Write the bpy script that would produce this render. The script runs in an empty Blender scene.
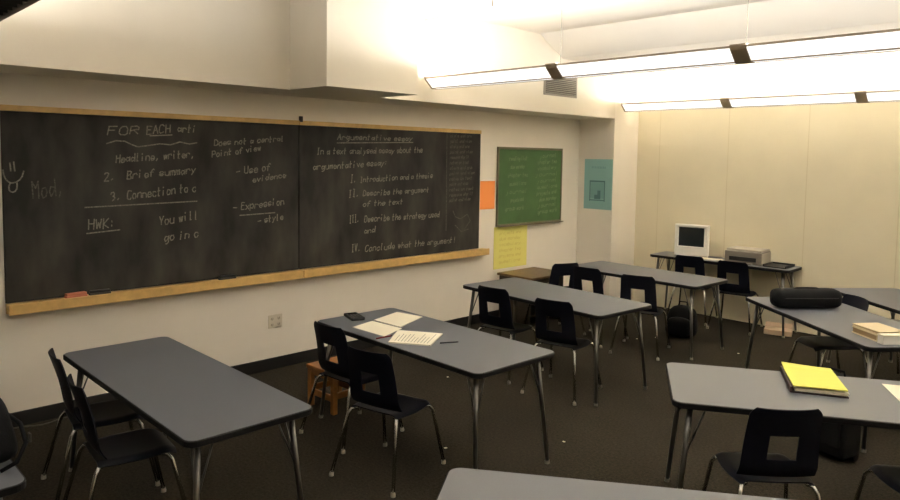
import bpy, bmesh, math, random
from mathutils import Vector, Matrix
random.seed(7)
PI = math.pi
S = bpy.context.scene
COL = S.collection

# ------------------------------------------------------------------ materials
def srgb(r, g, b):
    f = lambda c: (c/255/12.92) if c/255 <= .04045 else ((c/255+.055)/1.055)**2.4
    return (f(r), f(g), f(b), 1)

def mat(name, col, rough=.6, metal=0., spec=.5, noise=None, bump=None, emit=None, est=0., sheen=0):
    """noise=(scale, amount) mottles the colour, bump=(scale, strength) roughens the surface"""
    m = bpy.data.materials.new(name); m.use_nodes = True
    nt = m.node_tree; b = nt.nodes['Principled BSDF']
    b.inputs['Base Color'].default_value = col
    b.inputs['Roughness'].default_value = rough
    b.inputs['Metallic'].default_value = metal
    b.inputs['Specular IOR Level'].default_value = spec
    tc = nt.nodes.new('ShaderNodeTexCoord')
    if noise:
        n = nt.nodes.new('ShaderNodeTexNoise'); n.inputs['Scale'].default_value = noise[0]; n.inputs['Detail'].default_value = 5
        nt.links.new(tc.outputs['Object'], n.inputs['Vector'])
        r = nt.nodes.new('ShaderNodeValToRGB')
        a = noise[1]
        r.color_ramp.elements[0].position = .3; r.color_ramp.elements[1].position = .7
        r.color_ramp.elements[0].color = tuple(max(0, c*(1-a)) for c in col[:3])+(1,)
        r.color_ramp.elements[1].color = tuple(min(1, c*(1+a)) for c in col[:3])+(1,)
        nt.links.new(n.outputs['Fac'], r.inputs['Fac'])
        nt.links.new(r.outputs['Color'], b.inputs['Base Color'])
    if bump:
        n2 = nt.nodes.new('ShaderNodeTexNoise'); n2.inputs['Scale'].default_value = bump[0]; n2.inputs['Detail'].default_value = 4
        nt.links.new(tc.outputs['Object'], n2.inputs['Vector'])
        bp = nt.nodes.new('ShaderNodeBump'); bp.inputs['Strength'].default_value = bump[1]; bp.inputs['Distance'].default_value = .01
        nt.links.new(n2.outputs['Fac'], bp.inputs['Height'])
        nt.links.new(bp.outputs['Normal'], b.inputs['Normal'])
    if emit:
        b.inputs['Emission Color'].default_value = emit
        b.inputs['Emission Strength'].default_value = est
    return m

M = {}
UP, LENS = 75., .42
M['paint'] = mat('cream_paint', srgb(228, 220, 203), .7, noise=(3, .02), bump=(60, .05))
M['paint_white'] = mat('white_paint', srgb(238, 231, 218), .7, noise=(3, .02), bump=(60, .05))
M['paint_ceiling'] = mat('ceiling_paint', srgb(230, 222, 208), .8, noise=(2, .02))
M['paint_beige'] = mat('beige_paint', srgb(224, 215, 188), .75, noise=(2.5, .03), bump=(40, .06))
M['paint_dim'] = mat('bounce_cutting_brown', srgb(128, 116, 98), .7, noise=(3, .03))  # dark brown added to cut light bounced off the unseen near wall
M['black_rubber'] = mat('black_rubber', (.006, .006, .006, 1), .6, spec=.25)
M['base_black'] = mat('black_vinyl_base', (.01, .009, .008, 1), .55)
M['laminate'] = mat('grey_laminate', srgb(99, 102, 109), .42, noise=(180, .05), spec=.5)
M['shell'] = mat('navy_plastic', (.005, .0057, .011, 1), .5, bump=(250, .08), spec=.16)
M['chrome'] = mat('chrome_steel', (.55, .54, .52, 1), .22, metal=1.)
M['leg_steel'] = mat('grey_leg_steel', (.17, .165, .155, 1), .36, metal=1.)
M['glide'] = mat('pale_glide', srgb(170, 165, 150), .4, metal=.3)
M['oak'] = mat('oak_trim', srgb(208, 172, 108), .5, noise=(14, .12))
M['brown_wood'] = mat('brown_wood', srgb(104, 80, 48), .45, noise=(18, .2))
M['dark_wood'] = mat('dark_wood', srgb(46, 36, 22), .55, noise=(18, .2))
M['orange_wood'] = mat('orange_wood', srgb(150, 98, 44), .45, noise=(20, .15))
M['chalk'] = mat('chalk', srgb(128, 124, 114), .95, noise=(90, .45), spec=.1)
M['chalk_faint'] = mat('faint_chalk', srgb(86, 84, 78), .95, noise=(90, .45), spec=.1)
M['chalk_green'] = mat('chalk_on_green', srgb(128, 150, 112), .95, noise=(90, .35), spec=.1)
M['green'] = mat('green_slate', srgb(76, 106, 66), .8, noise=(5, .12), spec=.25)
M['alu'] = mat('brown_aluminium', srgb(120, 112, 92), .4, metal=.5)
M['orange_paper'] = mat('orange_paper', srgb(252, 156, 84), .8)
M['yellow_paper'] = mat('yellow_paper', srgb(232, 226, 130), .85)
M['yellow_ink'] = mat('yellow_chart_ink', srgb(214, 202, 110), .85)
M['teal_paper'] = mat('teal_paper', srgb(146, 190, 186), .8)
M['teal_dark'] = mat('teal_print', srgb(84, 124, 126), .8)
M['teal_mid'] = mat('teal_mid_print', srgb(126, 170, 168), .8)
M['white_paper'] = mat('white_paper', srgb(232, 226, 206), .85)
M['ink'] = mat('grey_ink', srgb(120, 116, 104), .9)
M['white_plastic'] = mat('white_plastic', srgb(236, 233, 224), .35)
M['plate'] = mat('outlet_plastic', srgb(218, 209, 190), .5)
M['dark_hole'] = mat('dark_slot', srgb(150, 140, 118), .7)
M['screen'] = mat('dark_screen', (.012, .016, .018, 1), .18)
M['printer'] = mat('printer_grey', srgb(128, 122, 112), .5)
M['printer_light'] = mat('printer_pale', srgb(176, 170, 156), .5)
M['dark_plastic'] = mat('dark_plastic', (.012, .012, .013, 1), .45)
M['bag'] = mat('black_nylon', (.0035, .0037, .0045, 1), .75, bump=(120, .2), spec=.2)
M['lens'] = mat('lit_lens', (.9, .88, .82, 1), .5, emit=(1, .99, .98, 1), est=LENS)
M['tube'] = mat('lamp_tube_glow', (.9, .88, .82, 1), .5, emit=(1, .99, .98, 1), est=UP)
M['tube_weak'] = mat('weak_lamp_tube_glow', (.9, .88, .82, 1), .5, emit=(1, .99, .98, 1), est=UP*.5)  # same tubes, weakened so the lower part near the wall stays dim
M['tube_soft'] = mat('soft_lamp_tube_glow', (.9, .88, .82, 1), .5, emit=(1, .99, .98, 1), est=UP*.45)
M['fix_white'] = mat('fixture_white', srgb(224, 216, 198), .5)
M['coupler'] = mat('coupler_bronze', srgb(158, 142, 118), .5)
M['fix_grey'] = mat('fixture_grey', srgb(140, 126, 112), .5)
M['fix_dark'] = mat('fixture_louvre', srgb(58, 54, 48), .6)
M['vent'] = mat('vent_grey', srgb(150, 142, 128), .5)
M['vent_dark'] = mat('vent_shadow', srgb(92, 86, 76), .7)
M['wire'] = mat('hanger_wire', srgb(120, 114, 100), .4)
M['rod'] = mat('rod_grey', srgb(120, 112, 98), .4)
M['yellow_card'] = mat('yellow_card', srgb(220, 220, 98), .6)
M['binder'] = mat('maroon_black_binder', srgb(44, 26, 26), .5)
M['tan_cover'] = mat('tan_cover', srgb(206, 190, 154), .6)
M['brown_pages'] = mat('brown_pages', srgb(150, 126, 92), .8)
M['red'] = mat('red_plastic', srgb(150, 40, 36), .5)
M['pink_felt'] = mat('pink_felt', srgb(196, 122, 96), .9)
M['grey_felt'] = mat('grey_felt', srgb(78, 74, 68), .9)
M['cord'] = mat('pale_cord', srgb(86, 80, 68), .7)
M['floor_box'] = mat('pale_box', srgb(196, 172, 146), .8)

def carpet():
    m = mat('brown_carpet', srgb(62, 56, 46), .95, spec=.1)
    nt = m.node_tree; b = nt.nodes['Principled BSDF']
    tc = nt.nodes.new('ShaderNodeTexCoord')
    n = nt.nodes.new('ShaderNodeTexNoise'); n.inputs['Scale'].default_value = 55; n.inputs['Detail'].default_value = 6; n.inputs['Roughness'].default_value = .8
    r = nt.nodes.new('ShaderNodeValToRGB')
    r.color_ramp.elements[0].position = .36; r.color_ramp.elements[0].color = srgb(36, 33, 27)
    r.color_ramp.elements[1].position = .66; r.color_ramp.elements[1].color = srgb(74, 67, 55)
    n3 = nt.nodes.new('ShaderNodeTexNoise'); n3.inputs['Scale'].default_value = 1.3
    mx = nt.nodes.new('ShaderNodeMixRGB'); mx.blend_type = 'MULTIPLY'; mx.inputs[0].default_value = .5
    nt.links.new(tc.outputs['Object'], n.inputs['Vector']); nt.links.new(tc.outputs['Object'], n3.inputs['Vector'])
    nt.links.new(n.outputs['Fac'], r.inputs['Fac'])
    nt.links.new(r.outputs['Color'], mx.inputs[1]); nt.links.new(n3.outputs['Fac'], mx.inputs[2])
    nt.links.new(mx.outputs[0], b.inputs['Base Color'])
    bp = nt.nodes.new('ShaderNodeBump'); bp.inputs['Strength'].default_value = .5; bp.inputs['Distance'].default_value = .01
    nt.links.new(n.outputs['Fac'], bp.inputs['Height']); nt.links.new(bp.outputs['Normal'], b.inputs['Normal'])
    return m
M['carpet'] = carpet()

def slate():
    m = mat('black_slate', srgb(36, 35, 31), .75, spec=.3)
    nt = m.node_tree; b = nt.nodes['Principled BSDF']
    tc = nt.nodes.new('ShaderNodeTexCoord')
    mp = nt.nodes.new('ShaderNodeMapping'); mp.inputs['Scale'].default_value = (1, 2.6, 1.1)
    n = nt.nodes.new('ShaderNodeTexNoise'); n.inputs['Scale'].default_value = 1.7; n.inputs['Detail'].default_value = 6
    r = nt.nodes.new('ShaderNodeValToRGB')
    r.color_ramp.elements[0].position = .35; r.color_ramp.elements[0].color = srgb(35, 33, 30)
    r.color_ramp.elements[1].position = .75; r.color_ramp.elements[1].color = srgb(70, 67, 61)
    nt.links.new(tc.outputs['Object'], mp.inputs['Vector']); nt.links.new(mp.outputs['Vector'], n.inputs['Vector'])
    nt.links.new(n.outputs['Fac'], r.inputs['Fac']); nt.links.new(r.outputs['Color'], b.inputs['Base Color'])
    return m
M['slate'] = slate()

# ------------------------------------------------------------------ mesh helpers
class MB:
    """collects shapes of one part into one mesh"""
    def __init__(s): s.bm = bmesh.new()
    def box(s, c, d, bevel=0., rz=0., rx=0., ry=0., seg=2):
        t = bmesh.new(); bmesh.ops.create_cube(t, size=1)
        for v in t.verts: v.co = Vector((v.co.x*d[0], v.co.y*d[1], v.co.z*d[2]))
        if bevel: bmesh.ops.bevel(t, geom=t.edges[:], offset=bevel, segments=seg, affect='EDGES', profile=.5)
        mtx = Matrix.Translation(Vector(c)) @ Matrix.Rotation(rz, 4, 'Z') @ Matrix.Rotation(ry, 4, 'Y') @ Matrix.Rotation(rx, 4, 'X')
        bmesh.ops.transform(t, matrix=mtx, verts=t.verts)
        s.merge(t); return s
    def merge(s, t):
        me = bpy.data.meshes.new('tmp'); t.to_mesh(me); t.free(); s.bm.from_mesh(me); bpy.data.meshes.remove(me)
    def tube(s, pts, r, n=10, cap=True):
        pts = [Vector(p) for p in pts]
        rr = r if isinstance(r, (list, tuple)) else [r]*len(pts)
        rings = []
        for i, p in enumerate(pts):
            d = (pts[min(i+1, len(pts)-1)]-pts[max(i-1, 0)]).normalized()
            a = d.orthogonal().normalized() if i == 0 else (prev - d*prev.dot(d)).normalized()
            prev = a; b = d.cross(a)
            rings.append([s.bm.verts.new(p+(a*math.cos(2*PI*k/n)+b*math.sin(2*PI*k/n))*rr[i]) for k in range(n)])
        for i in range(len(rings)-1):
            for k in range(n):
                s.bm.faces.new((rings[i][k], rings[i][(k+1) % n], rings[i+1][(k+1) % n], rings[i+1][k]))
        if cap:
            s.bm.faces.new(list(reversed(rings[0]))); s.bm.faces.new(rings[-1])
        return s
    def prism(s, poly, z0, z1, bevel=0.):
        t = bmesh.new()
        f = t.faces.new([t.verts.new((x, y, z0)) for x, y in poly])
        r = bmesh.ops.extrude_face_region(t, geom=[f])
        bmesh.ops.translate(t, vec=(0, 0, z1-z0), verts=[v for v in r['geom'] if isinstance(v, bmesh.types.BMVert)])
        bmesh.ops.recalc_face_normals(t, faces=t.faces)
        if bevel:
            bmesh.ops.bevel(t, geom=[e for e in t.edges if abs(e.verts[0].co.z-e.verts[1].co.z) < 1e-6], offset=bevel, segments=2, affect='EDGES')
        s.merge(t); return s
    def quad(s, *p): s.bm.faces.new([s.bm.verts.new(q) for q in p]); return s
    def build(s, name, m, parent=None, smooth=False, recalc=True):
        if recalc: bmesh.ops.recalc_face_normals(s.bm, faces=s.bm.faces)
        me = bpy.data.meshes.new(name); s.bm.to_mesh(me); s.bm.free()
        me.materials.append(m)
        if smooth:
            for p in me.polygons: p.use_smooth = True
        o = bpy.data.objects.new(name, me); COL.objects.link(o)
        if parent: o.parent = parent
        return o

def smooth_by_angle(o, ang=40):
    me = o.data
    for p in me.polygons: p.use_smooth = True
    bm = bmesh.new(); bm.from_mesh(me)
    for e in bm.edges:
        e.smooth = not (len(e.link_faces) == 2 and e.calc_face_angle(0) > math.radians(ang))
    bm.to_mesh(me); bm.free()
    return o

def tag(o, label, cat, group=None):
    o['label'] = label; o['category'] = cat
    if group: o['group'] = group
    return o
def thing(name, label, cat, loc=(0, 0, 0), rz=0., group=None):
    o = bpy.data.objects.new(name, None); COL.objects.link(o)
    o.empty_display_size = .1
    o.location = loc; o.rotation_euler = (0, 0, rz)
    return tag(o, label, cat, group)
def struct(o): o['kind'] = 'structure'; return o
def dup(root, loc, rz, label, group=None):
    r = root.copy(); COL.objects.link(r); r.location = loc; r.rotation_euler = (0, 0, rz); r['label'] = label
    if group: r['group'] = group
    for ch in list(root.children):
        c = ch.copy(); COL.objects.link(c); c.parent = r
        for g in list(ch.children):
            d = g.copy(); COL.objects.link(d); d.parent = c
    return r
def round_rect(lx, ly, r, n=6):
    out = []
    for cx, cy, a0 in ((lx/2-r, ly/2-r, 0), (-lx/2+r, ly/2-r, PI/2), (-lx/2+r, -ly/2+r, PI), (lx/2-r, -ly/2+r, 1.5*PI)):
        for k in range(n+1):
            a = a0+PI/2*k/n; out.append((cx+r*math.cos(a), cy+r*math.sin(a)))
    return out

# ------------------------------------------------------------------ the room
XR, YN, YB, ZC, ZF = 8.6, -2.6, 8.75, 3.48, 3.19     # right wall, near wall, back wall, high ceiling, low ceiling
XS, ZS = .569, 2.572                                  # soffit face and its underside
YA = 8.15                                             # where the alcove ends
struct(MB().box((XR/2-.1, (YN+YB)/2, -.05), (XR+.4, YB-YN+.4, .1)).build('floor', M['carpet']))
struct(MB().box((-.1, (YN+YB)/2, 1.9), (.2, YB-YN+.4, 3.8)).build('wall_left', M['paint_white']))
# back wall with panel seams
w = MB().box(((XR)/2, YB+.1, 1.9), (XR+.4, .2, 3.8)).build('wall_back', M['paint_beige']); struct(w)
m = w.data.materials[0]; nt = m.node_tree; b = nt.nodes['Principled BSDF']
tc = nt.nodes.new('ShaderNodeTexCoord'); sx = nt.nodes.new('ShaderNodeSeparateXYZ'); nt.links.new(tc.outputs['Object'], sx.inputs[0])
fr = nt.nodes.new('ShaderNodeMath'); fr.operation = 'PINGPONG'; fr.inputs[1].default_value = .48
ad = nt.nodes.new('ShaderNodeMath'); ad.operation = 'ADD'; ad.inputs[1].default_value = -1.87+.96*4
nt.links.new(sx.outputs['X'], ad.inputs[0]); nt.links.new(ad.outputs[0], fr.inputs[0])
lt = nt.nodes.new('ShaderNodeMath'); lt.operation = 'LESS_THAN'; lt.inputs[1].default_value = .005
nt.links.new(fr.outputs[0], lt.inputs[0])
mx = nt.nodes.new('ShaderNodeMixRGB'); mx.inputs[2].default_value = srgb(212, 201, 170)
src = b.inputs['Base Color'].links[0].from_socket
nt.links.new(lt.outputs[0], mx.inputs[0]); nt.links.new(src, mx.inputs[1]); nt.links.new(mx.outputs[0], b.inputs['Base Color'])
struct(MB().box((XR+.1, (YN+YB)/2, 1.9), (.2, YB-YN+.4, 3.8)).build('wall_right', M['paint']))
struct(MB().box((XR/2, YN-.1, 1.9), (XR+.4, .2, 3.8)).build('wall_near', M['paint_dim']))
# ceiling: high part, short slope, low part towards the back wall
c = MB()
prof = [(YN-.1, ZC), (6.51, ZC), (6.95, ZF+.05), (YB+.1, ZF)]
x0, x1 = -.1, XR+.1
for (ya, za), (yb, zb) in zip(prof, prof[1:]):
    c.quad((x0, ya, za), (x1, ya, za), (x1, yb, zb), (x0, yb, zb))
c.quad((x0, YN-.1, 3.9), (x1, YN-.1, 3.9), (x1, YB+.1, 3.9), (x0, YB+.1, 3.9))
c.quad((x0, YN-.1, ZC), (x1, YN-.1, ZC), (x1, YN-.1, 3.9), (x0, YN-.1, 3.9))
c.quad((x0, YB+.1, ZF), (x1, YB+.1, ZF), (x1, YB+.1, 3.9), (x0, YB+.1, 3.9))
for x in (x0, x1):
    c.bm.faces.new([c.bm.verts.new((x, y, z)) for y, z in prof+[(YB+.1, 3.9), (YN-.1, 3.9)]])
bmesh.ops.remove_doubles(c.bm, verts=c.bm.verts, dist=1e-4)
struct(c.build('ceiling', M['paint_ceiling']))
# soffit over the boards (runs into the ceiling), the boxed-out duct on it, the pier at the end
struct(MB().box((XS/2, (YN+YA)/2, (ZS+3.7)/2), (XS, YA-YN, 3.7-ZS)).build('wall_soffit', M['paint']))
struct(MB().box(((XS+1.113)/2, (3.177+4.14)/2, (ZS+3.7)/2), (1.113-XS, 4.14-3.177, 3.7-ZS)).build('wall_duct_box', M['paint']))
struct(MB().box((XS/2, (YA+YB)/2, 1.85), (XS, YB-YA, 3.7)).build('wall_pier', M['paint_white']))
struct(MB().box((.008, (YN+YA)/2, .055), (.016, YA-YN, .11), bevel=.004).build('baseboard_left', M['base_black']))

# ------------------------------------------------------------------ chalk writing
G = {'a':"4516041233454642",'b':"0902123244361605",'c':"45361604123243",'d':"4516041233454942",'e':"044445361604123243",
'f':"4839281612/0636",'g':"451604123345/4641302010",'h':"0902/0415364542",'i':"1612/1819",'j':"26211000",'k':"0902/360432",
'l':"19131222",'m':"0602/05162622/25364642",'n':"0602/0516364542",'o':"16041232443616",'p':"0600/0516364432120 3".replace(' ',''),
'q':"451604123345/4640",'r':"0602/05163645",'s':"45361605133443321203",'t':"19131222/0636",'u':"0603123243/4642",'v':"062246",
'w':"0612263246",'x':"0642/4602",'y':"0622/4600",'z':"06460242",
'A':"022942/1535",'B':"0902/0939483605/3544423202",'C':"4839190703123243",'D':"09022243472909",'E':"49090242/0636",'F':"490902/0636",
'H':"0902/4942/0646",'I':"1939/2922/1232",'K':"0902/490542",'M':"0209264942",'N':"02094249",'O':"190703123243473919",'P':"02093948463605",
'R':"02093948463605/2542",'U':"090312324349",'V':"092249",'W':"0912263249",'Y':"092549/2522",'G':"48391907031232434525",'S':"483919071635444332120 3".replace(' ',''),
'2':"08193948360242",'3':"0819394836/2635443312",'.':"1223",',':"2311",':':"1314/1617",'-':"0545",'!':"2925/2322"}
def text_strokes(txt, width, height):
    """handwriting strokes scaled to fill width, cap height = height"""
    adv = sum(4.0 if ch == ' ' else 5.6 for ch in txt)
    sx = width/adv; sz = height/7.
    x = 0; out = []
    for ch in txt:
        if ch in G:
            j = lambda: random.uniform(-.35, .35)
            oy = random.uniform(-.4, .4)
            for st in G[ch].split('/'):
                out.append([((x+int(st[i])+.18*(int(st[i+1])-2)+j()*.6)*sx, (int(st[i+1])-2+oy+j())*sz) for i in range(0, len(st)-1, 2)])
        x += 4.0 if ch == ' ' else 5.6
    return out
def ribbon(mb, pts, wdt, px):
    """flat chalk line on a board facing +x; pts are (y, z)"""
    for (ya, za), (yb, zb) in zip(pts, pts[1:]):
        d = Vector((yb-ya, zb-za)); L = d.length
        if L < 1e-5: continue
        d /= L; n = Vector((-d.y, d.x))*wdt/2; e = d*wdt*.3
        mb.quad((px, ya-e.x-n.x, za-e.y-n.y), (px, yb+e.x-n.x, zb+e.y-n.y), (px, yb+e.x+n.x, zb+e.y+n.y), (px, ya-e.x+n.x, za-e.y+n.y))
def write(mb, y0, z0, y1, z1, h, txt, px, wdt=.009):
    L = math.hypot(y1-y0, z1-z0); a = math.atan2(z1-z0, y1-y0)
    for st in text_strokes(txt, L, h):
        ribbon(mb, [(y0+u*math.cos(a)-v*math.sin(a), z0+u*math.sin(a)+v*math.cos(a)) for u, v in st], wdt, px)

DZ = .05
left_text = [(1.89,2.11,2.14,2.12,.062,"FOR"),(2.19,2.12,2.39,2.14,.064,"EACH"),(2.44,2.15,2.61,2.15,.06,"arti"),
(1.95,1.89,2.59,1.94,.06,"Headline, writer,"),(1.86,1.75,1.95,1.76,.062,"2."),(2.03,1.76,2.60,1.81,.06,"Brief summary"),
(1.91,1.59,1.99,1.61,.062,"3."),(2.03,1.60,2.60,1.65,.07,"Connection to c"),(1.74,1.37,1.95,1.39,.075,"HWK:"),
(2.28,1.38,2.62,1.42,.07,"You will"),(2.32,1.24,2.62,1.26,.07,"go in c"),
(2.76,2.04,3.45,2.10,.05,"Does not a central"),(2.74,1.94,3.21,2.01,.05,"Point of view"),(2.96,1.79,3.31,1.83,.062,"- Use of"),
(3.12,1.72,3.47,1.76,.05,"evidence"),(2.93,1.47,3.45,1.51,.062,"- Expression"),(3.17,1.34,3.44,1.37,.055,"- style")]
right_text = [(4.04,2.13,5.03,2.14,.055,"Argumentative essay"),(3.80,1.98,5.18,2.02,.06,"In a text analysed essay about the"),
(3.76,1.83,4.69,1.88,.06,"argumentative essay:"),(4.20,1.70,4.28,1.70,.075,"I."),(4.32,1.70,5.34,1.74,.056,"Introduction and a thesis"),
(4.18,1.55,4.32,1.56,.075,"II."),(4.36,1.56,5.29,1.58,.056,"Describe the argument"),(4.36,1.45,4.91,1.46,.056,"of the text"),
(4.19,1.29,4.32,1.30,.075,"III."),(4.38,1.29,5.45,1.29,.064,"Describe the strategy used"),(4.38,1.17,4.53,1.18,.058,"and"),
(4.22,.99,4.34,1.00,.075,"IV."),(4.39,.98,5.72,.98,.066,"Conclude what the argument!")]
lines_left = [[(1.717,1.547),(2.6,1.566)],[(1.727,1.346),(1.969,1.36)],
[(1.884,2.038),(1.95,2.062),(2.019,2.060),(2.07,2.035),(2.118,2.018),(2.2,2.03),(2.293,2.046),(2.38,2.04),(2.459,2.065),(2.54,2.05),(2.605,2.062)],
[(2.214,2.109),(2.393,2.121)],[(2.994,1.425),(3.345,1.434)],
[(1.185,1.835),(1.19,1.80),(1.202,1.768),(1.218,1.75),(1.238,1.742),(1.265,1.747),(1.289,1.764),(1.305,1.79),(1.315,1.827)],[(1.23,1.885),(1.234,1.828)],[(1.254,1.892),(1.259,1.827)],
[(1.228,1.742),(1.22,1.715),(1.221,1.692),(1.23,1.680),(1.243,1.675),(1.258,1.682),(1.268,1.70),(1.271,1.725),(1.27,1.748)]]
lines_right = [[(4.035,2.096),(5.033,2.126)]]

def chalkboard(name, label, y0, y1, texts, lines, faint_texts, faint_lines, tray_end=0., cut=0.):
    t = thing(name, label, 'chalkboard', (0, y0, .92))
    o = lambda p: (p[0], p[1]-y0, p[2]-.92)
    yc = (y1-y0)/2; W = y1-y0
    MB().box((.015, yc, (2.305+.925)/2-.92), (.026, W-.004, 2.305-.925), bevel=.003).build('slate_panel', M['slate'], t)
    MB().box((.02, yc, 2.325-.92), (.038, W, .042), bevel=.004).build('top_rail', M['oak'], t)
    tr = MB()
    tr.box((.058, yc+tray_end/2, .906-.92), (.114, W+tray_end-.004, .028), bevel=.004)
    tr.box((.020, yc+tray_end/2, .872-.92), (.038, W+tray_end-.004, .05), bevel=.003)
    tr.box((.108, yc+tray_end/2, .888-.92), (.016, W+tray_end-.004, .076), bevel=.004)
    tr.build('chalk_tray', M['oak'], t)
    for nm, tx, ln, m_ in (('chalk_writing', texts, lines, M['chalk']), ('faint_chalk_writing', faint_texts, faint_lines, M['chalk_faint'])):
        if not tx and not ln: continue
        for (a, b_, c_, d, h, s) in tx:
            mb = MB(); write(mb, a-y0, b_+DZ-.92, c_-y0, d+DZ-.92, h, s, .0291); mb.build(nm, m_, t, recalc=False)
        for l in ln:
            mb = MB(); ribbon(mb, [(p-y0, q+DZ-.92) for p, q in l], .010, .0293); mb.build('chalk_stroke', m_, t, recalc=False)
    return t
bl = chalkboard('chalkboard', 'black chalkboard with a smiling face drawn at its end', 1.18, 3.60,
    left_text, lines_left, [(1.37,1.62,1.59,1.65,.125,"Mod,")], [])
random.seed(11)
scrib = []
for k in range(13):
    z = 2.20-.062*k
    scrib.append((5.60, z, 5.60+random.uniform(.30, .42), z+.01, .036, random.choice(["notes on text", "point and view", "reasons why it", "claim and one"])))
rl = [[(5.545,2.239),(5.553,1.126)], [(5.66,1.35),(5.70,1.28),(5.78,1.25),(5.9,1.3),(5.95,1.22),(5.85,1.12)], [(5.7,1.18),(5.8,1.1),(5.92,1.12)]]
br = chalkboard('chalkboard', 'black chalkboard with a numbered list, beside the orange paper', 3.604, 6.11,
    right_text, lines_right, scrib, rl, tray_end=.1)
MB().box((.03, 0.018, 2.36-.92), (.03, .03, .055), bevel=.004).build('clip', M['dark_plastic'], br)

# green board
t = thing('green_chalkboard', 'small green chalkboard hanging above the yellow chart paper', 'chalkboard', (0, 6.43, 1.17))
MB().box((.012, .655, .49), (.02, 1.27, .95)).build('writing_surface', M['green'], t)
f = MB()
f.box((.014, .655, .975), (.028, 1.31, .03), bevel=.004).box((.014, .655, .012), (.028, 1.31, .024), bevel=.004)
f.box((.014, .012, .49), (.028, .024, .96), bevel=.004).box((.014, 1.298, .49), (.028, .024, .96), bevel=.004)
f.box((.04, .655, .0), (.06, 1.31, .012), bevel=.003)
f.build('board_frame', M['alu'], t)
random.seed(5)
words = ["reading list", "due monday", "chapter two", "questions", "journal", "projects and", "group work", "vocabulary"]
for k in range(7):
    mb = MB(); write(mb, .12+random.uniform(0, .15), .82-.105*k, .48+random.uniform(0, .12), .83-.105*k, .05, words[k], .0225, .008); mb.build('chalk_writing', M['chalk_green'], t, recalc=False)
for k in range(10):
    mb = MB(); write(mb, .74+random.uniform(0, .1), .86-.082*k, 1.18+random.uniform(0, .06), .88-.082*k, .05, random.choice(words), .0225, .008); mb.build('chalk_writing', M['chalk_green'], t, recalc=False)

def sheet(name, m, c, d, parent=None, bend=0): return MB().box(c, d, bevel=min(d)*.2, seg=1).build(name, m, parent)
tag(sheet('orange_paper', M['orange_paper'], (.003, 6.272, 1.565), (.004, .262, .345)), 'orange paper taped to the wall between two boards', 'paper')
t = thing('chart_paper', 'yellow chart paper taped under the green chalkboard', 'poster', (0, 6.725, .63))
sheet('sheet', M['yellow_paper'], (.003, 0, .265), (.004, .64, .53), t)
for k in range(6):
    mb = MB(); write(mb, -.22, .43-.072*k, .2, .43-.072*k, .04, random.choice(words), .0056, .006); mb.build('faded_writing', M['yellow_ink'], t, recalc=False)
# teal poster in the alcove (faces the room along -y)
t = thing('poster', 'teal poster with a square picture in the alcove', 'poster', (.335, YA, 1.335))
MB().box((0, -.003, .345), (.455, .004, .69), bevel=.001, seg=1).build('sheet', M['teal_paper'], t)
p = MB()
for (x, z, a, b_) in ((-.01, .385, .25, .022), (-.01, .125, .25, .014), (-.128, .25, .014, .28), (.108, .25, .014, .28)): p.box((x, -.0058, z), (a, .0012, b_))
p.box((.02, -.0058, .2), (.05, .0012, .12)).box((-.03, -.0058, .17), (.05, .0012, .06))
p.build('printed_picture', M['teal_dark'], t)
MB().box((-.01, -.0055, .26), (.22, .0010, .22)).build('picture_ground', M['teal_mid'], t)
p = MB()
for k in range(9): p.box((-.1+.026*k, -.0058, .575+random.uniform(-.003, .003)), (.016, .0012, .03))
p.build('printed_lettering', M['teal_mid'], t)
# outlet
t = thing('wall_outlet', 'double wall outlet on the white wall below the chalk trays', 'outlet', (0, 3.36, .455))
MB().box((.004, 0, 0), (.008, .145, .125), bevel=.003).build('cover_plate', M['plate'], t)
for y in (-.035, .035):
    for z in (-.028, .028):
        s = MB().box((.0085, y-.008, z), (.002, .006, .018)).box((.0085, y+.008, z), (.002, .006, .018)).box((.0085, y, z-.012), (.002, .007, .007))
        s.build('socket', M['dark_hole'], t)
# tray things
def eraser(y, m, label, rz=0.):
    t = thing('chalk_eraser', label, 'eraser', (.067, y, .9205), rz)
    MB().box((0, 0, .009), (.05, .15, .018), bevel=.003).build('felt_pad', m, t)
    MB().box((0, 0, .027), (.046, .146, .018), bevel=.006).build('back', M['dark_plastic'] if m is not M['pink_felt'] else M['pink_felt'], t)
eraser(1.63, M['pink_felt'], 'pinkish felt eraser lying on the chalk tray', .1)
eraser(1.80, M['grey_felt'], 'dark felt eraser beside the pinkish eraser on the tray', -.1)
eraser(2.85, M['grey_felt'], 'dark felt eraser lying alone on the chalk tray', .05)
# vent
t = thing('air_vent', 'grey louvred air vent high on the cream soffit', 'vent', (XS, 6.93, 2.905))
MB().box((.006, 0, 0), (.012, .66, .25), bevel=.004).build('vent_frame', M['vent'], t)
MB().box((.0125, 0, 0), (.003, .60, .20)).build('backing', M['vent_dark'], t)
s = MB()
for k in range(9): s.box((.018, 0, -.09+.0225*k), (.014, .60, .006), ry=.6)
s.build('louvres', M['vent'], t)

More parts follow.
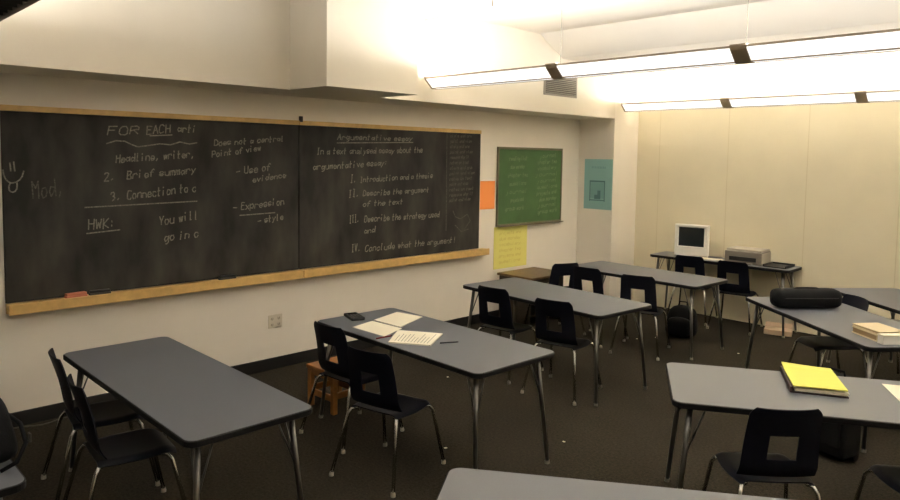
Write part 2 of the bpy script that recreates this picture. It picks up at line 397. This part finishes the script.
# ------------------------------------------------------------------ light fixtures
def lens_profile():
    """tapered trough cross-section (y, z), open at z=0"""
    return [(.13, 0), (.118, -.022), (.04, -.092), (.025, -.097), (-.025, -.097), (-.04, -.092), (-.118, -.022), (-.13, 0)]
def extrude_x(mb, prof, xa, xb, close=True):
    A = [mb.bm.verts.new((xa, y, z)) for y, z in prof]; B = [mb.bm.verts.new((xb, y, z)) for y, z in prof]
    n = len(prof)
    for i in range(n if close else n-1): mb.bm.faces.new((A[i], A[(i+1) % n], B[(i+1) % n], B[i]))
    mb.bm.faces.new(A); mb.bm.faces.new(list(reversed(B)))
def light_row(label, xs, y, ztop, joints, xe, ceil_z, tube='tube'):
    t = thing('pendant_light', label, 'ceiling light', (xs, y, ztop), 0)
    L = xe-xs
    ed = [-.05]+[j-xs for j in joints]+[L]
    for a, b_ in zip(ed, ed[1:]):
        mb = MB(); extrude_x(mb, lens_profile(), a+.055, b_-.055); bmesh.ops.delete(mb.bm, geom=[f for f in mb.bm.faces if len(f.verts) > 4 or all(v.co.z > -.001 for v in f.verts)], context='FACES')
        mb.build('lens', M['lens'], t)
        hw = MB()
        for sy in (-1, 1):
            hw.box(((a+b_)/2, sy*.131, -.003), (b_-a-.11, .006, .014)).box(((a+b_)/2, sy*.040, -.095), (b_-a-.11, .012, .008))
        hw.build('lens_rim', M['coupler'], t)
        mb = MB(); extrude_x(mb, [(yy*.93, zz*.93+.002) for yy, zz in lens_profile()], a+.06, b_-.06); bmesh.ops.delete(mb.bm, geom=[f for f in mb.bm.faces if all(v.co.z > -.001 for v in f.verts)], context='FACES')
        mb.build('reflector', M['fix_white'], t)
        MB().tube([(a+.08, 0, -.006), (b_-.08, 0, -.006)], .016, 10).build('lamp_tube', M[tube], t, smooth=True)
    for j in joints:
        mb = MB(); extrude_x(mb, [(yy*1.04, zz*1.05) for yy, zz in lens_profile()]+[(-.135, .012), (.135, .012)], j-xs-.055, j-xs+.055)
        mb.build('coupler', M['coupler'], t)
    mb = MB(); extrude_x(mb, [(yy*1.04, zz*1.05) for yy, zz in lens_profile()]+[(-.135, .012), (.135, .012)], -.015, .005)
    mb.build('end_cap', M['coupler'], t)
    for j in joints:
        MB().tube([(j-xs, 0, .01), (j-xs, 0, ceil_z-ztop)], .002, 6).build('hanger_wire', M['wire'], t)
    MB().tube([(.03, 0, .02), (.03, 0, ceil_z-ztop)], .002, 6).build('hanger_wire', M['wire'], t)
    return t
light_row('long lit ceiling light crossing in front of the air vent', .70, 4.73, 2.79, [2.225, 3.77, 5.3, 6.83], 8.3, ZC)
light_row('lit ceiling light running along the beige back wall', .70, 8.23, 2.76, [2.09, 3.53, 4.97, 6.41], 7.85, ZF+.01, 'tube_soft')
# uplight fixture whose dark underside is cut by the frame's corner
t = thing('pendant_light', 'grey ceiling light with dark underside, cut by the frame corner', 'ceiling light', (.8, .87, 2.75))
hb = MB()
hb.box((3.5, .085, .045), (7., .03, .09), bevel=.006).box((3.5, -.085, .045), (7., .03, .09), bevel=.006).box((3.5, 0, .046), (7., .16, .012))
hb.build('housing', M['fix_grey'], t)
lv = MB().box((3.5, 0, .036), (6.98, .14, .008))
for k in range(70): lv.box((.05+.1*k, 0, .018), (.004, .135, .03))
for k in range(4): MB().tube([(.1+1.7*k, 0, .074), (1.7+1.7*k, 0, .074)], .019, 10).build('lamp_tube', M['tube_weak'], t, smooth=True)
lv.build('louvre', M['fix_dark'], t)
for x in (.05, 1.75, 3.45, 5.15): MB().tube([(x, 0, .05), (x, 0, ZC-2.75)], .002, 6).build('hanger_wire', M['wire'], t)
# thin conduit with its hanger rod
t = thing('ceiling_conduit', 'thin pipe hung close under the ceiling above the long light', 'pipe', (XS, 4.70, 3.37))
MB().tube([(0, 0, 0), (7.6, 0, 0)], .012, 8).build('pipe', M['fix_white'], t, smooth=True)
for x in (.905, 3.3, 5.7): MB().tube([(x, 0, -.0), (x, 0, ZC-3.37)], .009, 8).build('hanger_rod', M['rod'], t, smooth=True)

# ------------------------------------------------------------------ tables
H = .76
def make_table(label, cx, cy, rz, L, W, h=H, group=None, name='classroom_table'):
    t = thing(name, label, 'table', (cx, cy, 0), rz, group)
    o = MB().prism(round_rect(L-.012, W-.012, .05), h-.03, h, bevel=.0015).build('tabletop', M['laminate'], t)
    e = MB(); out = round_rect(L, W, .056); inn = round_rect(L-.012, W-.012, .05); n = len(out)
    za, zb = h-.034, h-.0015
    vs = [[e.bm.verts.new((x, y, z)) for x, y in ring] for ring, z in ((inn, za), (out, za+.004), (out, zb-.003), (inn, zb))]
    for r1, r2 in zip(vs, vs[1:]+vs[:1]):
        for k in range(n): e.bm.faces.new((r1[k], r1[(k+1) % n], r2[(k+1) % n], r2[k]))
    e.build('edge_band', M['black_rubber'], t)
    for sx in (-1, 1):
        for sy in (-1, 1):
            x0_, y0_ = sx*(L/2-.10), sy*(W/2-.09); x1_, y1_ = sx*(L/2-.035), sy*(W/2-.035)
            P = lambda f: (x1_+(x0_-x1_)*f, y1_+(y0_-y1_)*f)
            ztop = h-.03
            leg = MB().tube([P(1)+(ztop,), P(.5)+(ztop*.5,), P(.03)+(.02,)], [.0155, .0145, .0125], 12).build('leg', M['leg_steel'], t, smooth=True)
            for dx, dy in ((-.085*sx, 0), (0, -.085*sy)):
                MB().tube([(x0_+dx, y0_+dy, ztop), P(.6)+(ztop*.6,)], .005, 8).build('brace', M['leg_steel'], leg, smooth=True)
            MB().tube([P(0)+(0,), P(.04)+(.022,)], .016, 10).build('glide', M['glide'], leg)
            MB().box((x0_, y0_, ztop-.003), (.10, .10, .006)).build('mounting_plate', M['leg_steel'], leg)
    return t
make_table('grey table nearest the chalk erasers, two chairs along one side', 1.946, 1.597, -.001, 1.865, .663)
make_table('grey table holding the calculator and loose papers', 2.186, 3.308, -.016, 1.75, .755)
make_table('grey table below the yellow chart paper, two chairs at it', 1.839, 5.197, -.069, 1.71, .77)
make_table('grey table reaching into the teal poster alcove', 1.736, 7.011, -.043, 1.68, .717)
make_table('grey table with a black case and books, set askew', 4.011, 6.248, -.696, 1.756, .785)
make_table('grey table with the yellow pad and binder, set askew', 4.635, 4.161, .551, 1.83, .758)
make_table('empty grey table cut off by the bottom edge of the photo', 4.776, 2.178, .616, 1.83, .76)
make_table('grey table corner with a black backpack slumped on it', 1.905, .285, 0, 1.83, .77)
ca, sa = math.cos(-.705), math.sin(-.705)
make_table('grey empty table by the back wall, behind the black case', 3.455+.9*ca-.37*sa, 7.705+.9*sa+.37*ca-.07, -.705, 1.8, .74)
HD = .79
make_table('narrow table against the back wall carrying the computer', 1.97, 8.49, .02, 1.76, .48, HD, name='computer_table')

# ------------------------------------------------------------------ chairs
def grid_solid(fn, nu, nv, thick, keep=lambda i, j: True):
    """surface fn(u,v)->Vector with thickness, cells filtered by keep"""
    bm = bmesh.new()
    vv = [[bm.verts.new(fn(i/nu, j/nv)) for j in range(nv+1)] for i in range(nu+1)]
    for i in range(nu):
        for j in range(nv):
            if keep(i, j): bm.faces.new((vv[i][j], vv[i+1][j], vv[i+1][j+1], vv[i][j+1]))
    for v in [v for v in bm.verts if not v.link_faces]: bm.verts.remove(v)
    bmesh.ops.recalc_face_normals(bm, faces=bm.faces)
    bmesh.ops.solidify(bm, geom=bm.faces[:], thickness=thick)
    bmesh.ops.recalc_face_normals(bm, faces=bm.faces)
    return bm
SH, BT = .46, .84
def back_fn(u, v):
    z = SH+.0+(BT-SH)*v
    hw = .195-.02*v
    x0 = (u-.5)*2
    # rounded top corners
    if v > .86:
        k = (v-.86)/.14; hw *= 1-.16*k**2.5
    x = x0*hw
    y = -.175-.085*v+.012*math.sin(PI*v)+.035*abs(x0)**2.2*(.5+.5*v)
    if v < .22: y += .03*((.22-v)/.22)**2
    return Vector((x, y, z))
def seat_fn(u, v):
    x0 = (u-.5)*2; y0 = v
    hw = .185+.025*math.sin(PI*min(1, v*1.05))
    if v > .85: hw -= .035*((v-.85)/.15)**2
    x = x0*hw
    y = -.165+.40*v
    z = SH-.012-.016*(1-x0*x0)*math.sin(PI*min(1, v*.9+.1))
    if v > .8: z -= .035*((v-.8)/.2)**2
    if abs(x0) > .82: z -= .022*((abs(x0)-.82)/.18)**1.5
    return Vector((x, y, z))
NU, NV = 26, 26
def hole(i, j):   # the rectangular opening low in the backrest
    u = (i+.5)/NU; v = (j+.5)/NV
    return not (.29 < u < .71 and .26 < v < .62)
def make_chair(label, x, y, rz, group=None):
    t = thing('school_chair', label, 'chair', (x, y, 0), rz, group)
    b1 = MB(); b1.merge(grid_solid(back_fn, NU, NV, .007, hole)); smooth_by_angle(b1.build('backrest', M['shell'], t), 50)
    s1 = MB(); s1.merge(grid_solid(seat_fn, 20, 20, .007)); smooth_by_angle(s1.build('seat', M['shell'], t), 50)
    fr = MB()
    for sx in (-1, 1):
        fr.tube([(sx*.155, -.15, .424), (sx*.16, 0, .421), (sx*.165, .15, .416)], .011, 10)
    fr.tube([(-.155, -.08, .421), (.155, -.08, .421)], .010, 10).tube([(-.16, .1, .419), (.16, .1, .419)], .010, 10)
    fr.build('seat_frame', M['chrome'], t, smooth=True)
    for sx in (-1, 1):
        for top, mid, bend, foot in ((((sx*.165, .14, .417)), (sx*.192, .175, .412), (sx*.205, .195, .385), (sx*.245, .275, .015)),
                                     (((sx*.155, -.13, .424)), (sx*.178, -.16, .417), (sx*.19, -.178, .39), (sx*.245, -.275, .015))):
            leg = MB().tube([top, mid, bend, foot], .011, 12).build('leg', M['chrome'], t, smooth=True)
            MB().tube([(foot[0], foot[1], 0), (foot[0], foot[1], .012), (foot[0]-sx*.003, foot[1]*.995, .026)], [.015, .015, .0125], 12).build('glide', M['glide'], leg)
    return t
ch = [
 ('navy chair at the near table by the wall, in front of its twin', 1.93, 1.32, -.10),
 ('navy chair farther along the near table, its twin half hiding it', 1.33, 1.385, -.13),
 ('navy chair standing clear of the table with calculator and papers', 2.39, 2.80, .23),
 ('navy chair in front of the wooden stool, at the papers table', 1.73, 2.99, .05),
 ('navy chair closer to the wall at the table below the yellow chart', 1.51, 4.93, .10),
 ('navy chair farther from the wall at the table below the yellow chart', 2.205, 4.90, .20),
 ('navy chair beside the low brown desk, turned towards the alcove', .87, 6.53, 1.2),
 ('navy chair in the middle of three at the alcove table', 1.40, 6.60, .03),
 ('navy chair at the alcove table closest to the dark floor backpack', 1.99, 6.565, .30),
 ('navy chair pulled up in front of the white computer', 1.65, 8.39, .20),
 ('navy chair pulled up in front of the grey printer', 2.22, 8.37, .15),
 ('navy chair tucked behind the table with the black case', 0, 0, 0),
 ('navy chair seen from behind, centred under the yellow pad table', 4.43, 3.65, .766),
 ('navy chair cut by the frame beside the yellow pad table', 5.06, 4.10, .74),
 ('navy chair of which only a backrest corner shows by the wall', .49, .76, PI),
]
def local(tx, ty, tr, lx, ly): return (tx+lx*math.cos(tr)-ly*math.sin(tr), ty+lx*math.sin(tr)+ly*math.cos(tr))
p5 = local(4.011, 6.248, -.696, -.46, .215)
ch[11] = (ch[11][0], p5[0], p5[1], -.696+PI)
proto = None
for (lab, x, y, r) in ch:
    if proto is None: proto = make_chair(lab, x, y, r, 'navy plastic school chairs')
    else: dup(proto, (x, y, 0), r, lab)

# black backless stool under the far table
t = thing('stool', 'black stool seat showing under the empty back table', 'stool', (3.98, 7.86, 0))
MB().prism([(.18*math.cos(2*PI*k/28), .18*math.sin(2*PI*k/28)) for k in range(28)], .43, .47, bevel=.01).build('seat', M['dark_plastic'], t)
for k in range(4):
    a = PI/4+k*PI/2
    MB().tube([(.12*math.cos(a), .12*math.sin(a), .432), (.17*math.cos(a), .17*math.sin(a), 0)], .01, 10).build('leg', M['chrome'], t, smooth=True)

# wooden stool between the wall and the papers table
t = thing('wooden_stool', 'small orange wooden stool behind the navy chairs', 'stool', (1.195, 3.225, 0), .05)
MB().box((0, 0, .325), (.36, .34, .03), bevel=.006).build('seat', M['orange_wood'], t)
for sx in (-1, 1):
    for sy in (-1, 1):
        MB().box((sx*.15, sy*.14, .155), (.042, .042, .31), bevel=.005).build('leg', M['orange_wood'], t)
for sy in (-1, 1):
    MB().box((0, sy*.14, .12), (.26, .022, .05), bevel=.004).build('stretcher', M['orange_wood'], t)
for sx in (-1, 1):
    MB().box((sx*.15, 0, .14), (.022, .24, .05), bevel=.004).build('stretcher', M['orange_wood'], t)
    MB().box((0, sx*.14, .284), (.26, .022, .05), bevel=.004).build('apron', M['orange_wood'], t)
    MB().box((sx*.15, 0, .284), (.022, .24, .05), bevel=.004).build('apron', M['orange_wood'], t)

# low brown desk against the wall
t = thing('low_desk', 'low brown wooden desk against the wall below the yellow chart', 'desk', (.35, 6.76, 0))
MB().box((0, 0, .59), (.56, .72, .03), bevel=.006).build('desktop', M['brown_wood'], t)
bd = MB().box((-.02, .32, .2875), (.48, .03, .575)).box((-.02, -.32, .2875), (.48, .03, .575)).box((-.24, 0, .30), (.02, .61, .55)).box((-.02, 0, .12), (.46, .61, .02))
bd.build('body', M['dark_wood'], t)
dr = MB().box((.225, 0, .50), (.02, .60, .11), bevel=.004).build('drawer', M['dark_wood'], t)
MB().tube([(.235, 0, .50), (.262, 0, .50)], .012, 12).build('knob', M['alu'], dr, smooth=True)

# ------------------------------------------------------------------ things on the tables
def sheet_on(name, pts, z, m, label, cat, thick=.0015, lines=0):
    cx = sum(p[0] for p in pts)/4; cy = sum(p[1] for p in pts)/4
    mb = MB().prism([(x-cx, y-cy) for x, y in pts], 0, thick)
    o = mb.build(name, m); o.location = (cx, cy, z); tag(o, label, cat)
    if lines:
        P = [Vector((x-cx, y-cy)) for x, y in pts]
        lb = MB(); random.seed(3)
        for k in range(lines):
            f = .12+.76*k/(lines-1)
            a = P[0].lerp(P[3], f); b_ = P[1].lerp(P[2], f)
            for (u0, u1) in ((.1, random.uniform(.5, .9)),):
                q0, q1 = a.lerp(b_, u0), a.lerp(b_, u1); d = (P[3]-P[0]).normalized()*.004
                lb.quad((q0.x, q0.y, thick+.0003), (q1.x, q1.y, thick+.0003), (q1.x+d.x, q1.y+d.y, thick+.0003), (q0.x+d.x, q0.y+d.y, thick+.0003))
        lb.build('printed_lines', M['ink'], o, recalc=False)
    return o
sheet_on('paper_sheet', [(1.66,3.04),(1.60,3.27),(1.93,3.29),(2.02,3.05)], H, M['white_paper'], 'blank white sheet next to the calculator', 'paper')
sheet_on('paper_sheet', [(1.599,3.285),(1.50,3.60),(1.76,3.645),(1.90,3.30)], H+.0018, M['white_paper'], 'cream sheet behind the blank sheet, farthest from the chairs', 'paper', .004)
sheet_on('printed_handout', [(2.171,2.965),(1.965,3.22),(2.25,3.40),(2.42,3.125)], H, M['white_paper'], 'printed white handout with lines of text beside a pen', 'paper', .008, 11)
t = thing('calculator', 'black calculator on the grey table near the papers', 'calculator', (1.43, 3.225, H), -.3)
MB().box((0, 0, .012), (.20, .11, .024), bevel=.008).build('body', M['dark_plastic'], t)
MB().box((-.055, 0, .0245), (.05, .07, .003)).build('display', M['screen'], t)
k_ = MB()
for i in range(5):
    for j in range(4): k_.box((-.01+.02*i, -.036+.024*j, .0255), (.013, .016, .004), bevel=.001, seg=1)
k_.build('keys', M['grey_felt'], t)
def pen(label, x, y, z, rz, m):
    t = thing('pen', label, 'pen', (x, y, z), rz)
    MB().tube([(-.065, 0, .0045), (.055, 0, .0045)], .0045, 8).build('barrel', m, t, smooth=True)
    MB().tube([(.055, 0, .0045), (.07, 0, .0035)], [.0045, .001], 8).build('tip', M['dark_plastic'], t, smooth=True)
pen('dark pen lying at the edge of the printed handout', 2.445, 3.275, H, 1.1, M['dark_plastic'])
pen('red pen lying between the printed handout and blank sheet', 2.045, 3.03, H, 1.5, M['red'])

# yellow pad and binder
t = thing('ring_binder', 'dark binder lying under the yellow pad', 'binder', (4.45, 4.245, H), .551-.07)
MB().box((0, 0, .003), (.29, .42, .006), bevel=.001).build('cover', M['binder'], t)
MB().box((-.14, 0, .016), (.012, .42, .032), bevel=.003).build('spine', M['binder'], t)
pg = MB()
for k in range(4): pg.box((.012+.003*(k % 2), -.01*(k % 2), .009+.005*k), (.255, .395, .0045), rz=.012*(k-1.5))
pg.build('pages', M['white_paper'], t)
# yellow pad: gently sagging with a raised corner at the far end
bm = bmesh.new(); n = 12
vv = [[bm.verts.new(((i/n-.5)*.27, (j/n-.5)*.42, .043+.014*max(0, (j/n-.72))/.28*(1-i/n)**1.5)) for j in range(n+1)] for i in range(n+1)]
for i in range(n):
    for j in range(n): bm.faces.new((vv[i][j], vv[i+1][j], vv[i+1][j+1], vv[i][j+1]))
bmesh.ops.recalc_face_normals(bm, faces=bm.faces)
bmesh.ops.solidify(bm, geom=bm.faces[:], thickness=.006)
mb = MB(); mb.merge(bm); o = mb.build('yellow_pad', M['yellow_card']); o.location = (4.45, 4.245, H); o.rotation_euler = (0, 0, .551-.05)
tag(o, 'bright yellow pad lying on the dark binder', 'notepad')
sheet_on('paper_sheet', [(4.725,4.55),(4.885,4.27),(5.10,4.40),(4.95,4.67)], H, M['white_paper'], 'white sheet beside the yellow pad, cut by the frame', 'paper')

# black case across the askew table
cx, cy = local(4.011, 6.248, -.696, -.40, -.075)
t = thing('soft_case', 'long black soft case lying across the askew table', 'case', (cx, cy, H), -.696+PI/2)
mb = MB()
N, Mr = 22, 20; Lc = .62; rings = []
for i in range(N+1):
    u = -1+2*i/N
    e = (1-abs(u)**12)**.5 if abs(u) < 1 else 0
    e = max(e, .05)
    rings.append([mb.bm.verts.new((u*Lc/2, .10*e*math.copysign(abs(math.cos(2*PI*k/Mr))**.75, math.cos(2*PI*k/Mr)), .085+.085*e*math.copysign(abs(math.sin(2*PI*k/Mr))**.7, math.sin(2*PI*k/Mr)))) for k in range(Mr)])
for i in range(N):
    for k in range(Mr): mb.bm.faces.new((rings[i][k], rings[i][(k+1) % Mr], rings[i+1][(k+1) % Mr], rings[i+1][k]))
mb.bm.faces.new(rings[0]); mb.bm.faces.new(rings[-1])
mb.build('body', M['bag'], t, smooth=True)
MB().tube([(-.24, -.099, .10), (0, -.1025, .10), (.24, -.099, .10)], .003, 6).build('zip', M['dark_plastic'], t)
MB().tube([(-.12, 0, .166), (-.09, 0, .174), (0, 0, .176), (.09, 0, .174), (.12, 0, .166)], .006, 8).build('handle', M['bag'], t, smooth=True)

# books
def book(label, lx, ly, z, d, m, mp, dr=0.):
    x, y = local(4.011, 6.248, -.696, lx, ly)
    t = thing('book', label, 'book', (x, y, z), -.696+dr)
    MB().box((0, 0, .004), (d[0], d[1], .008), bevel=.001).box((0, 0, d[2]-.004), (d[0], d[1], .008), bevel=.001).box((d[0]/2-.004, 0, d[2]/2), (.008, d[1], d[2]), bevel=.001).build('cover', m, t)
    MB().box((-.004, 0, d[2]/2), (d[0]-.016, d[1]-.012, d[2]-.014)).build('pages', mp, t)
    return t
book('thick tan book at the bottom of the pair on the askew table', .60, -.12, H, (.28, .22, .05), M['tan_cover'], M['brown_pages'])
book('thin tan book on top of the thick tan book', .60, -.12, H+.0505, (.275, .21, .022), M['tan_cover'], M['brown_pages'], .06)
x, y = local(4.011, 6.248, -.696, .785, -.14)
t = thing('white_box', 'small white box standing at the end of the tan books', 'box', (x, y, H), -.696)
MB().box((0, 0, .028), (.06, .20, .056), bevel=.003).build('body', M['white_plastic'], t)
MB().box((0, 0, .062), (.064, .204, .012), bevel=.002).build('lid', M['white_paper'], t)

# computer, keyboard, printer, tray
t = thing('desktop_computer', 'white all-in-one computer with a dark tube screen', 'computer', (1.60, 8.46, HD), .20)
b_ = MB()
fw_, fh = .42, .40; fy = -.13
def frame(mb, w, h, y, cz):
    return [mb.bm.verts.new((sx*w/2, y, cz+sz*h/2)) for sx, sz in ((-1, -1), (1, -1), (1, 1), (-1, 1))]
R1 = frame(b_, fw_-.02, fh-.02, fy, .225); R0 = frame(b_, fw_, fh, fy+.02, .225); R2 = frame(b_, fw_-.02, fh-.02, fy+.12, .23); R3 = frame(b_, .22, .20, fy+.33, .20)
IN = frame(b_, .33, .255, fy, .268); IN2 = frame(b_, .315, .24, fy+.012, .268)
for A, B in ((R1, R0), (R0, R2), (R2, R3), (R1, IN), (IN, IN2)):
    for k in range(4): b_.bm.faces.new((A[k], A[(k+1) % 4], B[(k+1) % 4], B[k]))
b_.bm.faces.new(R3); b_.bm.faces.new(IN2)
b_.build('body', M['white_plastic'], t)
sc_ = MB(); n = 8
vs = [[sc_.bm.verts.new(((i/n-.5)*.315, fy+.011-.008*(1-((i/n-.5)*2)**2)*(1-((j/n-.5)*2)**2), .268+(j/n-.5)*.24)) for j in range(n+1)] for i in range(n+1)]
for i in range(n):
    for j in range(n): sc_.bm.faces.new((vs[i][j], vs[i+1][j], vs[i+1][j+1], vs[i][j+1]))
sc_.build('screen', M['screen'], t, smooth=True)
MB().box((0, -.03, .013), (.26, .2, .026), bevel=.006).build('stand', M['white_plastic'], t)
t = thing('keyboard', 'white keyboard in front of the white computer', 'keyboard', (1.90, 8.315, HD), .03)
MB().box((0, 0, .012), (.28, .12, .02), bevel=.005).build('body', M['white_plastic'], t)
k_ = MB()
for i in range(14):
    for j in range(5): k_.box((-.122+.0188*i, -.044+.022*j, .024), (.015, .017, .006), bevel=.002, seg=1)
k_.build('keys', M['white_paper'], t)
t = thing('printer', 'grey desktop printer beside the white computer', 'printer', (2.27, 8.53, HD), .05)
MB().box((0, 0, .075), (.44, .33, .15), bevel=.012).build('body', M['printer'], t)
MB().box((0, .01, .163), (.42, .29, .026), bevel=.01).build('lid', M['printer_light'], t)
MB().box((0, -.168, .06), (.32, .012, .05), bevel=.003).build('output_slot', M['dark_plastic'], t)
MB().box((.215, 0, .08), (.018, .30, .12), bevel=.004).build('side_panel', M['printer_light'], t)
MB().box((0, -.205, .012), (.26, .08, .012), bevel=.003).build('output_tray', M['printer'], t)
t = thing('letter_tray', 'flat dark tray on the table beyond the printer', 'tray', (2.65, 8.52, HD), .02)
MB().box((0, 0, .005), (.26, .30, .01), bevel=.002).box((-.126, 0, .015), (.008, .30, .03)).box((.126, 0, .015), (.008, .30, .03)).box((0, .146, .015), (.26, .008, .03)).build('tray', M['dark_plastic'], t)
t = thing('trolley_bag', 'tall black bag on the floor between the two askew tables', 'bag', (4.30, 5.20, 0), -.3)
MB().box((0, 0, .30), (.28, .20, .54), bevel=.03, seg=3).build('body', M['bag'], t, smooth=True)
MB().box((0, -.105, .26), (.22, .02, .30), bevel=.008).build('front_pocket', M['bag'], t)
MB().tube([(-.06, 0, .565), (-.05, 0, .61), (.05, 0, .61), (.06, 0, .565)], .009, 8).build('handle', M['bag'], t, smooth=True)
for sx in (-1, 1): MB().tube([(sx*.115-.012, .06, .03), (sx*.115+.012, .06, .03)], .03, 14).build('wheel', M['black_rubber'], t)
# floor things at the back
t = thing('backpack', 'dark backpack standing on the floor beneath the alcove table', 'backpack', (2.0, 7.44, 0), .25)
def blob(mb, L, W, Hh, ex=.5, nu=20, nv=14, lean=0., taper=.25, cz=0.):
    rows = []
    for j in range(nv+1):
        v = j/nv; z = Hh*v
        e = (1-abs(2*v-1)**5)**.45 if 0 < v < 1 else .25
        e = max(e, .3)*(1-taper*v)
        rows.append([mb.bm.verts.new((L/2*e*math.copysign(abs(math.cos(2*PI*k/nu))**ex, math.cos(2*PI*k/nu)), W/2*e*math.copysign(abs(math.sin(2*PI*k/nu))**ex, math.sin(2*PI*k/nu))+lean*v, z+cz)) for k in range(nu)])
    for j in range(nv):
        for k in range(nu): mb.bm.faces.new((rows[j][k], rows[j][(k+1) % nu], rows[j+1][(k+1) % nu], rows[j+1][k]))
    mb.bm.faces.new(list(reversed(rows[0]))); mb.bm.faces.new(rows[-1])
mb = MB(); blob(mb, .38, .24, .36, lean=.04); mb.build('body', M['bag'], t, smooth=True)
mb = MB(); blob(mb, .28, .10, .22, taper=.1, cz=.03)
o = mb.build('front_pocket', M['bag'], t, smooth=True); o.location = (0, -.12, 0)
MB().tube([(-.05, .04, .35), (-.04, .05, .40), (.04, .05, .40), (.05, .04, .35)], .008, 8).build('handle', M['bag'], t, smooth=True)
t = thing('backpack', 'black backpack slumped on the table corner by the frame', 'backpack', (2.43, .565, H), .04)
mb = MB(); blob(mb, .52, .27, .29, lean=.0, taper=.4, ex=.45); mb.build('body', M['bag'], t, smooth=True)
MB().tube([(.10, .09, .19), (.18, .12, .16), (.245, .12, .10), (.27, .08, .04), (.25, .03, .013)], [.008, .009, .009, .009, .008], 8).build('strap', M['bag'], t, smooth=True)
MB().box((.235, .137, .115), (.03, .008, .035), bevel=.002).build('buckle', M['grey_felt'], t)
t = thing('cardboard_box', 'pale crushed box on the floor under the computer table', 'box', (2.70, 8.46, 0), .3)
MB().box((0, 0, .03), (.30, .20, .06), bevel=.008).build('body', M['floor_box'], t)
MB().box((0, .09, .085), (.29, .01, .06), rx=-.6).build('flap', M['floor_box'], t)
# cord along the baseboard
pts = [(.05+.03*math.sin(k*1.1)+.01*k/3, .95+.06*k, .005) for k in range(14)]
o = MB().tube(pts, .005, 8).build('floor_cord', M['cord'], smooth=True); tag(o, 'pale cord lying along the black baseboard', 'cord')
# scraps of paper on the carpet
where = ['below the alcove table', 'between the two rows of tables', 'beside the wall under the numbered list', 'by the foot of the lone navy chair', 'in front of the floor backpack', 'by the legs of the alcove table']
for i, (x, y) in enumerate([(1.716, 6.959), (2.894, 4.004), (1.279, 4.40), (2.40, 3.30), (1.83, 7.18), (2.75, 7.25)]):
    mb = MB(); bmesh.ops.create_icosphere(mb.bm, subdivisions=1, radius=.013)
    for v in mb.bm.verts: v.co *= random.uniform(.6, 1.2); v.co.z = abs(v.co.z)*.5
    o = mb.build('paper_scrap', M['white_paper']); o.location = (x, y, 0)
    tag(o, 'tiny white paper scrap on the carpet '+where[i], 'litter', 'paper scraps on the carpet')

# ------------------------------------------------------------------ world, camera
wd = bpy.data.worlds.new('World'); S.world = wd; wd.use_nodes = True
wd.node_tree.nodes['Background'].inputs[0].default_value = (0, 0, 0, 1)
cam = bpy.data.cameras.new('camera'); co = bpy.data.objects.new('camera', cam); COL.objects.link(co)
yaw, pit, rol = .795, -.071, .016
fwd = Vector((-math.sin(yaw)*math.cos(pit), math.cos(yaw)*math.cos(pit), math.sin(pit)))
rt = Vector((math.cos(yaw), math.sin(yaw), 0)); up = rt.cross(fwd)
r2 = rt*math.cos(rol)+up*math.sin(rol); u2 = -rt*math.sin(rol)+up*math.cos(rol)
co.matrix_world = Matrix(((r2.x, u2.x, -fwd.x, 5.803), (r2.y, u2.y, -fwd.y, 0), (r2.z, u2.z, -fwd.z, 2.033), (0, 0, 0, 1)))
cam.sensor_width = 36; cam.lens = 698.34/900*36
cam.shift_x = -3.3/900; cam.shift_y = -44.1/900
cam.clip_start = .05
S.camera = co
S.view_settings.view_transform = 'Standard'; S.view_settings.look = 'None'
S.view_settings.gamma = 1; S.view_settings.use_curve_mapping = False
S.view_settings.exposure = 1.34
S.cycles.use_denoising = True
S.cycles.max_bounces = 10; S.cycles.diffuse_bounces = 6
